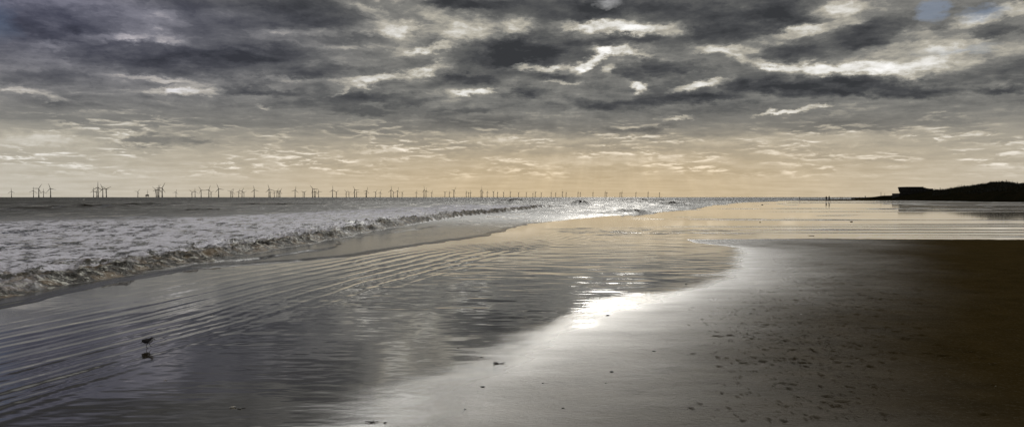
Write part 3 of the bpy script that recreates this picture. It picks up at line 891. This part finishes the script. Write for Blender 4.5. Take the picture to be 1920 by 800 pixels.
# ------------------------------------------------------------------ beach building on the headland
d = 372.0
def bx(px): return (px - 960) / F * d
def bz(py): return H + (HZ - py) / F * d
bcx = bx(1718)
bld = empty('beach_pavilion', (bcx, d, 0), 'dark flat topped beach building with a leaning end and knobbed roofline on the headland', 'building')
m_wall = simple_mat('dark_cladding', (.010, .009, .008), .9, 1.5)
m_roof = simple_mat('dark_roofing', (.03, .028, .026), .9, 1.5)
m_glass = simple_mat('dark_window_glass', (.012, .014, .018), .35, 1.0)
L = lambda px: bx(px) - bcx
bm = bmesh.new()
prof = [(L(1696.5), 1.0), (L(1733), 1.0), (L(1733), bz(353.4)), (L(1726), bz(352.4)), (L(1693.2), bz(352.4)), (L(1694.6), bz(358)), (L(1696.5), bz(361))]
fr_ = [bm.verts.new((x_, -4.0, z_)) for x_, z_ in prof]; bk_ = [bm.verts.new((x_, 5.0, z_)) for x_, z_ in prof]
bm.faces.new(fr_); bm.faces.new(bk_[::-1])
for i in range(len(prof)):
    j = (i + 1) % len(prof); bm.faces.new((fr_[i], bk_[i], bk_[j], fr_[j]))
link('wall', bm, m_wall, bld)
bm = bmesh.new(); box(bm, L(1733.05), L(1742), -3.5, 4.4, 1.0, bz(353.6)); link('side_wing', bm, m_wall, bld)
rfm = bmesh.new(); box(rfm, L(1692.6), L(1726.5), -4.25, 5.25, bz(352.35), bz(351.7)); roof = link('roof', rfm, m_roof, bld)
for kx, kw in ((1693.6, 1.0), (1697.8, .9), (1702.8, .9), (1708.2, 1.1), (1714.6, 1.3), (1721.8, 1.8)):
    k = bmesh.new(); box(k, L(kx - kw), L(kx + kw), -3.8, 4.8, bz(351.68), bz(350.2))
    bmesh.ops.bevel(k, geom=list(k.edges), offset=.07, segments=1, affect='EDGES')
    link('roof_cowl', k, m_roof, roof)
for wx in (1699, 1705, 1711, 1717, 1723):
    f_ = bmesh.new(); box(f_, L(wx), L(wx + 4), -4.06, -3.95, bz(358.6), bz(355.2)); wf = link('window', f_, m_wall, bld)
    g_ = bmesh.new(); box(g_, L(wx + .4), L(wx + 3.6), -4.09, -4.05, bz(358.2), bz(355.6)); link('pane', g_, m_glass, wf)
bm = bmesh.new(); box(bm, L(1680), L(1696), -3.0, 4.0, .8, bz(362.4)); link('terrace', bm, m_wall, bld)
bm = bmesh.new()
for rx_ in (1680.3, 1684, 1688, 1692):
    tube(bm, (L(rx_), -2.9, bz(362.4)), (L(rx_), -2.9, bz(361.6)), .05, .05, 6)
tube(bm, (L(1680.2), -2.9, bz(361.6)), (L(1694), -2.9, bz(361.6)), .05, .05, 6)
link('railing', bm, m_roof, bld)

m_post = simple_mat('weathered_post', (.04, .033, .027), .9, 3.0)
for (px, ptop, pbot, rr_, lab) in [(1651.6, 360.3, 367.5, .16, 'thin post on the low tip of the headland, left of the dark building'),
                                  (1658.6, 362.3, 367, .09, 'short faint post between the tip of the headland and the dark building'),
                                  (1762.3, 352.0, 358.5, .17, 'post on the dune just right of the dark building'),
                                  (1886.2, 337.6, 344, .12, 'thin post on the highest dune top')]:
    cd = float(np.interp(px, pxs, crest_d))
    z1 = H + (HZ - ptop) / F * cd; z0 = H + (HZ - pbot) / F * cd
    bm = bmesh.new(); tube(bm, (0, 0, 0), (0, 0, z1 - z0), rr_, rr_ * .7, 8)
    box(bm, -rr_ * 2, rr_ * 2, -rr_ * .6, rr_ * .6, (z1 - z0) * .93, (z1 - z0) * .985)
    o = link('marker_post', bm, m_post); o.location = ((px - 960) / F * cd, cd, z0)
    tag(o, lab, 'post', 'posts on the dunes')

# ------------------------------------------------------------------ people, skinned
m_cloth = simple_mat('dark_coat_cloth', (.02, .02, .024), .9, 20)
m_trous = simple_mat('dark_trousers_cloth', (.025, .023, .022), .9, 20)
m_skin = simple_mat('skin', (.30, .18, .13), .6, 20)
m_hair = simple_mat('dark_hair', (.02, .014, .01), .7, 40)


def skinned(name, verts, edges, radii, sub=1, root=0):
    me = bpy.data.meshes.new(name); me.from_pydata(verts, edges, [])
    o = bpy.data.objects.new(name, me); COL.objects.link(o)
    o.modifiers.new('skin', 'SKIN'); sb = o.modifiers.new('sub', 'SUBSURF'); sb.levels = sb.render_levels = sub
    for i, r in enumerate(radii):
        me.skin_vertices[0].data[i].radius = r if isinstance(r, tuple) else (r, r)
        me.skin_vertices[0].data[i].use_root = (i == root)
    dg = bpy.context.evaluated_depsgraph_get()
    ev = o.evaluated_get(dg)
    nm = bpy.data.meshes.new_from_object(ev)
    bpy.data.objects.remove(o); bpy.data.meshes.remove(me)
    return nm


def person(px, py_feet, height, label, stride=.22, facing=0.0, bob=0.0, group=None, sizepx=None):
    d = gnd(960, py_feet)[1]
    x = gx(px, d)
    s = (sizepx / F * d if sizepx else height) / 1.75
    st = stride
    V = [(0, 0, .95), (0, 0, 1.18), (0, .0, 1.40), (0, .01, 1.50), (0, .03, 1.60), (0, .03, 1.70),
         (-.20, 0, 1.41), (-.25, -.07, 1.14), (-.24, .06, .90), (-.24, .09, .82),
         (.20, 0, 1.41), (.25, .08, 1.14), (.25, .20, .92), (.25, .22, .84),
         (-.10, .0, .90), (-.11, st * .75, .50), (-.11, st, .09), (-.11, st + .14, .04),
         (.10, .0, .90), (.11, -st * .35, .50), (.11, -st, .10), (.11, -st + .13, .04)]
    E = [(0, 1), (1, 2), (2, 3), (3, 4), (4, 5), (2, 6), (6, 7), (7, 8), (8, 9), (2, 10), (10, 11), (11, 12), (12, 13), (0, 14), (14, 15), (15, 16), (16, 17),
         (0, 18), (18, 19), (19, 20), (20, 21)]
    Rr = [(.17, .12), (.17, .12), (.18, .11), .065, .10, .085, .075, .055, .045, .04, .075, .055, .045, .04, .10, .07, .05, .045, .10, .07, .05, .045]
    me = skinned('person', V, E, Rr, 1)
    for m in (m_cloth, m_trous, m_skin):
        me.materials.append(m)
    for pl in me.polygons:
        c = pl.center
        pl.use_smooth = True
        pl.material_index = 1 if c.z < .88 and abs(c.x) < .2 else (2 if c.z > 1.5 or (abs(c.x) > .2 and c.z < .87) else 0)
    o = bpy.data.objects.new('person', me); COL.objects.link(o)
    o.location = (x, d, 0.01); o.rotation_euler = (0, 0, facing); o.scale = (s, s, s)
    tag(o, label, 'person', group)
    bm = bmesh.new(); ell(bm, (0, 0.0, 1.70), (.105, .115, .09), 10, 7); ell(bm, (0, -.05, 1.63), (.10, .07, .12), 10, 7)
    link('hair', bm, m_hair, o, True)
    return o


person(1549.3, 377.3, 1.75, 'dark clad walker, left one of the pair at the edge of the shining flat', .20, R(160), sizepx=9.8, group='people walking on the far beach')
person(1554.7, 377.6, 1.80, 'dark clad walker, right and taller of the pair at the edge of the shining flat', .26, R(200), sizepx=10.4, group='people walking on the far beach')
person(1499.7, 374.6, 1.70, 'lone small dark figure far left of the walking pair', .18, R(90), sizepx=5.9, group='people walking on the far beach')
person(1575.2, 372.9, 1.70, 'tiny dark figure right of the walking pair, left one of two', .2, R(180), sizepx=4.0, group='people walking on the far beach')
person(1578.6, 372.9, 1.70, 'tiny dark figure right of the walking pair, right one of two', .3, R(250), sizepx=4.2, group='people walking on the far beach')
person(1622.2, 372.0, 1.80, 'lone dark figure standing near the tip of the headland', .08, R(180), sizepx=5.4, group='people walking on the far beach')

# ------------------------------------------------------------------ shore bird
bxp, byp = gnd(279, 652.0)
bird = empty('shore_bird', (bxp, byp, .003), 'small dark shore bird with white breast walking on the shining wet sand', 'bird')
m_bback = simple_mat('dark_feathers', (.022, .021, .028), .8, 60)
m_bbelly = simple_mat('white_feathers', (.42, .42, .50), .8, 60)
m_bleg = simple_mat('bird_leg', (.012, .011, .012), .5, 60)
bs = 27.0 / F * math.hypot(bxp, byp) / .20          # 27 photo px from bill tip to tail
V = [(-.092, 0, .078), (-.062, 0, .080), (-.025, 0, .083), (.014, 0, .090), (.036, 0, .104), (.051, 0, .119), (.063, 0, .117)]
Rr = [(.006, .010), (.014, .017), (.024, .024), (.026, .026), (.020, .020), (.0200, .0170), (.010, .009)]
me = skinned('body', V, [(i, i + 1) for i in range(6)], [(b_ * 1.15, a_ * 1.45) for a_, b_ in Rr], 2, 2)
me.materials.append(m_bback); me.materials.append(m_bbelly)
for pl in me.polygons:
    pl.use_smooth = True
    c = pl.center
    lim = .062 if c.x < .0 else .062 + (c.x) * .95
    pl.material_index = 1 if (c.z < lim and c.x > -.045) else 0
body = bpy.data.objects.new('body', me); COL.objects.link(body); body.parent = bird
bm = bmesh.new(); tube(bm, (.066, 0, .116), (.097, 0, .104), .0055, .0018, 6); link('beak', bm, m_bleg, bird, True)
for s_ in (-1, 1):
    bm = bmesh.new(); ell(bm, (.056, s_ * .0205, .123), (.0035, .003, .0035), 8, 6); link('eye', bm, m_bleg, bird, True)
for s_ in (-1, 1):
    bm = bmesh.new()
    ell(bm, (-.028, s_ * .028, .090), (.050, .010, .024), 12, 8, Matrix.Rotation(R(6), 4, 'Y'))
    tube(bm, (-.058, s_ * .017, .076), (-.098, s_ * .006, .070), .007, .0015, 6)
    link('wing', bm, m_bback, bird, True)
for s_, kn, ft in ((-1, (-.026, .034), (-.020, .002)), (1, (.010, .036), (.020, .016))):
    bm = bmesh.new()
    tube(bm, (-.006, s_ * .010, .060), (kn[0], s_ * .010, kn[1]), .0058, .0030, 6)
    tube(bm, (kn[0], s_ * .010, kn[1]), (ft[0], s_ * .010, ft[1]), .0030, .0026, 6)
    for ty in (-.008, 0, .008):
        tube(bm, (ft[0], s_ * .010, ft[1]), (ft[0] + .018, s_ * .010 + ty, ft[1] - .001), .0022, .0012, 5)
    link('leg', bm, m_bleg, bird, True)
bird.scale = (bs, bs, bs); bird.rotation_euler = (0, 0, R(-8))

# ------------------------------------------------------------------ pebbles, shells and weed scraps
m_peb = simple_mat('dark_pebble', (.02, .019, .018), .5, 60, .4)
m_shell = simple_mat('pale_shell', (.55, .52, .47), .45, 60, .2)
m_weed = simple_mat('dark_weed', (.012, .011, .008), .4, 80, .4)
def pebble_bm(seed, r, flat=.55, asp=1.4):
    bm = bmesh.new(); rr = random.Random(seed)
    bmesh.ops.create_icosphere(bm, subdivisions=2, radius=1.0)
    ph = [rr.uniform(0, 6.28) for _ in range(6)]
    for v in bm.verts:
        k = 1 + .13 * math.sin(3 * v.co.x + ph[0]) + .12 * math.sin(4 * v.co.y + ph[1]) + .1 * math.sin(3.3 * v.co.z + ph[2])
        v.co = Vector((v.co.x * asp * k * r, v.co.y * k * r, v.co.z * flat * k * r))
    return bm
def shell_bm(r):
    bm = bmesh.new(); n, mrows = 14, 5
    c0_ = bm.verts.new((0, 0, 0)); prev = None; rows = []
    for j in range(1, mrows + 1):
        q = j / mrows
        rows.append([bm.verts.new((math.sin(a) * r * q * 1.1, math.cos(a) * r * q - 0 * r, r * .45 * math.sin(q * math.pi * .5 + .0) * (1 - .75 * q * q) + .03 * r * (i % 2)))
                     for i, a in enumerate([(-1.15 + 2.3 * i / (n - 1)) for i in range(n)])])
    for i in range(n - 1):
        bm.faces.new((c0_, rows[0][i], rows[0][i + 1]))
    for a_, b_ in zip(rows, rows[1:]):
        for i in range(n - 1):
            bm.faces.new((a_[i], b_[i], b_[i + 1], a_[i + 1]))
    bmesh.ops.solidify(bm, geom=bm.faces[:], thickness=r * .08)
    return bm
def weed_bm(seed, r):
    bm = bmesh.new(); rr = random.Random(seed)
    for k in range(7):
        p = Vector((rr.uniform(-.2, .2) * r, rr.uniform(-.2, .2) * r, .08 * r)); a = rr.uniform(0, 6.28)
        for s in range(5):
            a += rr.uniform(-.8, .8)
            q = p + Vector((math.cos(a) * .36 * r, math.sin(a) * .22 * r, rr.uniform(-.03, .08) * r)); q.z = max(q.z, .03 * r)
            tube(bm, p, q, .09 * r, .07 * r, 6); p = q
    return bm
def ground_z(x, y):
    return float(beach_fields(np.array([x]), np.array([y]))[0][0])
ITEMS = [  # px, py, width px, kind, label
    (935, 682.5, 13, 'weed', 'dark tangle of weed lone on the grey wet sand at the centre foreground'),
    (903, 669.5, 4.5, 'peb', 'small round dark pebble just up left of the centre weed tangle'),
    (905, 725.5, 8, 'peb', 'flat dark pebble below the centre weed tangle'),
    (1139, 591.5, 8, 'peb', 'flat dark pebble on the brightest silver patch of sand'),
    (1147, 699.5, 8, 'peb', 'dark pebble with pale streak beside it on the silver sand'),
    (1136, 720, 4, 'peb', 'tiny dark pebble below the dark pebble of the silver sand'),
    (1226, 660, 7, 'peb', 'small dark pebble right on the silver sand under the bright patch'),
    (1018, 719, 4, 'peb', 'tiny dark pebble between the centre weed tangle and the silver sand'),
    (872, 768, 5, 'peb', 'dark pebble at the bottom of the photo on the plain grey sand'),
    (1056, 768, 6, 'peb', 'dark pebble at the bottom, left one of a close pair'),
    (1029, 766, 5, 'shell', 'pale scrap of shell at the bottom left of a close pebble pair'),
    (1286, 532, 4, 'peb', 'tiny dark pebble at the far tip of the shining film'),
    (452, 765, 9, 'weed', 'dark scrap of weed in the purple dark wet sand at the lower left'),
    (437, 764, 14, 'shell', 'pale shell beside the dark scrap of weed at the lower left'),
    (310, 713, 7, 'shell', 'small pale shell on dark wet sand below the bird'),
    (697, 791, 14, 'weed', 'dark strip of weed at the bottom edge left of the grey sand'),
    (722, 792, 7, 'peb', 'dark pebble at the bottom edge right beside the strip of weed'),
    (397, 589.5, 4, 'peb', 'tiny dark pebble among the ripples, left one of two above the bird'),
    (401.5, 589.5, 3, 'peb', 'tiny dark pebble among the ripples, right one of two above the bird'),
    (859, 651.5, 4, 'peb', 'tiny dark pebble at the edge of the bright reflection left of centre'),
    (1521, 442, 6, 'weed', 'dark lump of weed at the far edge of the firm sand bank'),
    (1425, 416.5, 4, 'peb', 'dark stone on the golden shining flat'),
    (1596, 415.5, 5, 'peb', 'dark stone on the shining flat right of the golden part'),
    (1429, 383.8, 4, 'peb', 'dark lump far out on the golden flat below the horizon'),
    (1867, 733.5, 4, 'shell', 'tiny pale shell on the dark sand at the lower right'),
    (1778, 675.5, 4, 'shell', 'tiny pale shell at the end of a footprint in the dark brown sand'),
    (1503, 593, 5, 'shell', 'tiny pale shell among the footprints on the grey sand'),
    (1638, 735, 4, 'shell', 'tiny pale shell by a footprint low in the trodden sand'),
]
for k, (px, py, wpx, kd, lab) in enumerate(ITEMS):
    x, y = gnd(px, py); r = wpx / F * y / 2 / (1.4 if kd == 'peb' else 1.1)
    bm = {'peb': lambda: pebble_bm(k, r), 'shell': lambda: shell_bm(r * 1.1), 'weed': lambda: weed_bm(k, r * 1.2)}[kd]()
    nm, cat, mt = {'peb': ('pebble', 'pebble', m_peb), 'shell': ('shell', 'shell', m_shell), 'weed': ('seaweed_scrap', 'seaweed', m_weed)}[kd]
    o = link(nm, bm, mt, None, kd != 'shell'); o.location = (x, y, ground_z(x, y) + (r * .15 if kd == 'peb' else .001)); o.rotation_euler = (0, 0, random.uniform(-.5, .5))
    tag(o, lab, cat, {'peb': 'pebbles scattered on the sand', 'shell': 'shells scattered on the sand', 'weed': 'scraps of weed on the sand'}[kd])

# ------------------------------------------------------------------ render settings
vs = scene.view_settings
vs.view_transform = 'Standard'; vs.look = 'None'; vs.exposure = -1.8; vs.gamma = 1.0
scene.cycles.max_bounces = 6
scene.cycles.sample_clamp_indirect = 4.0
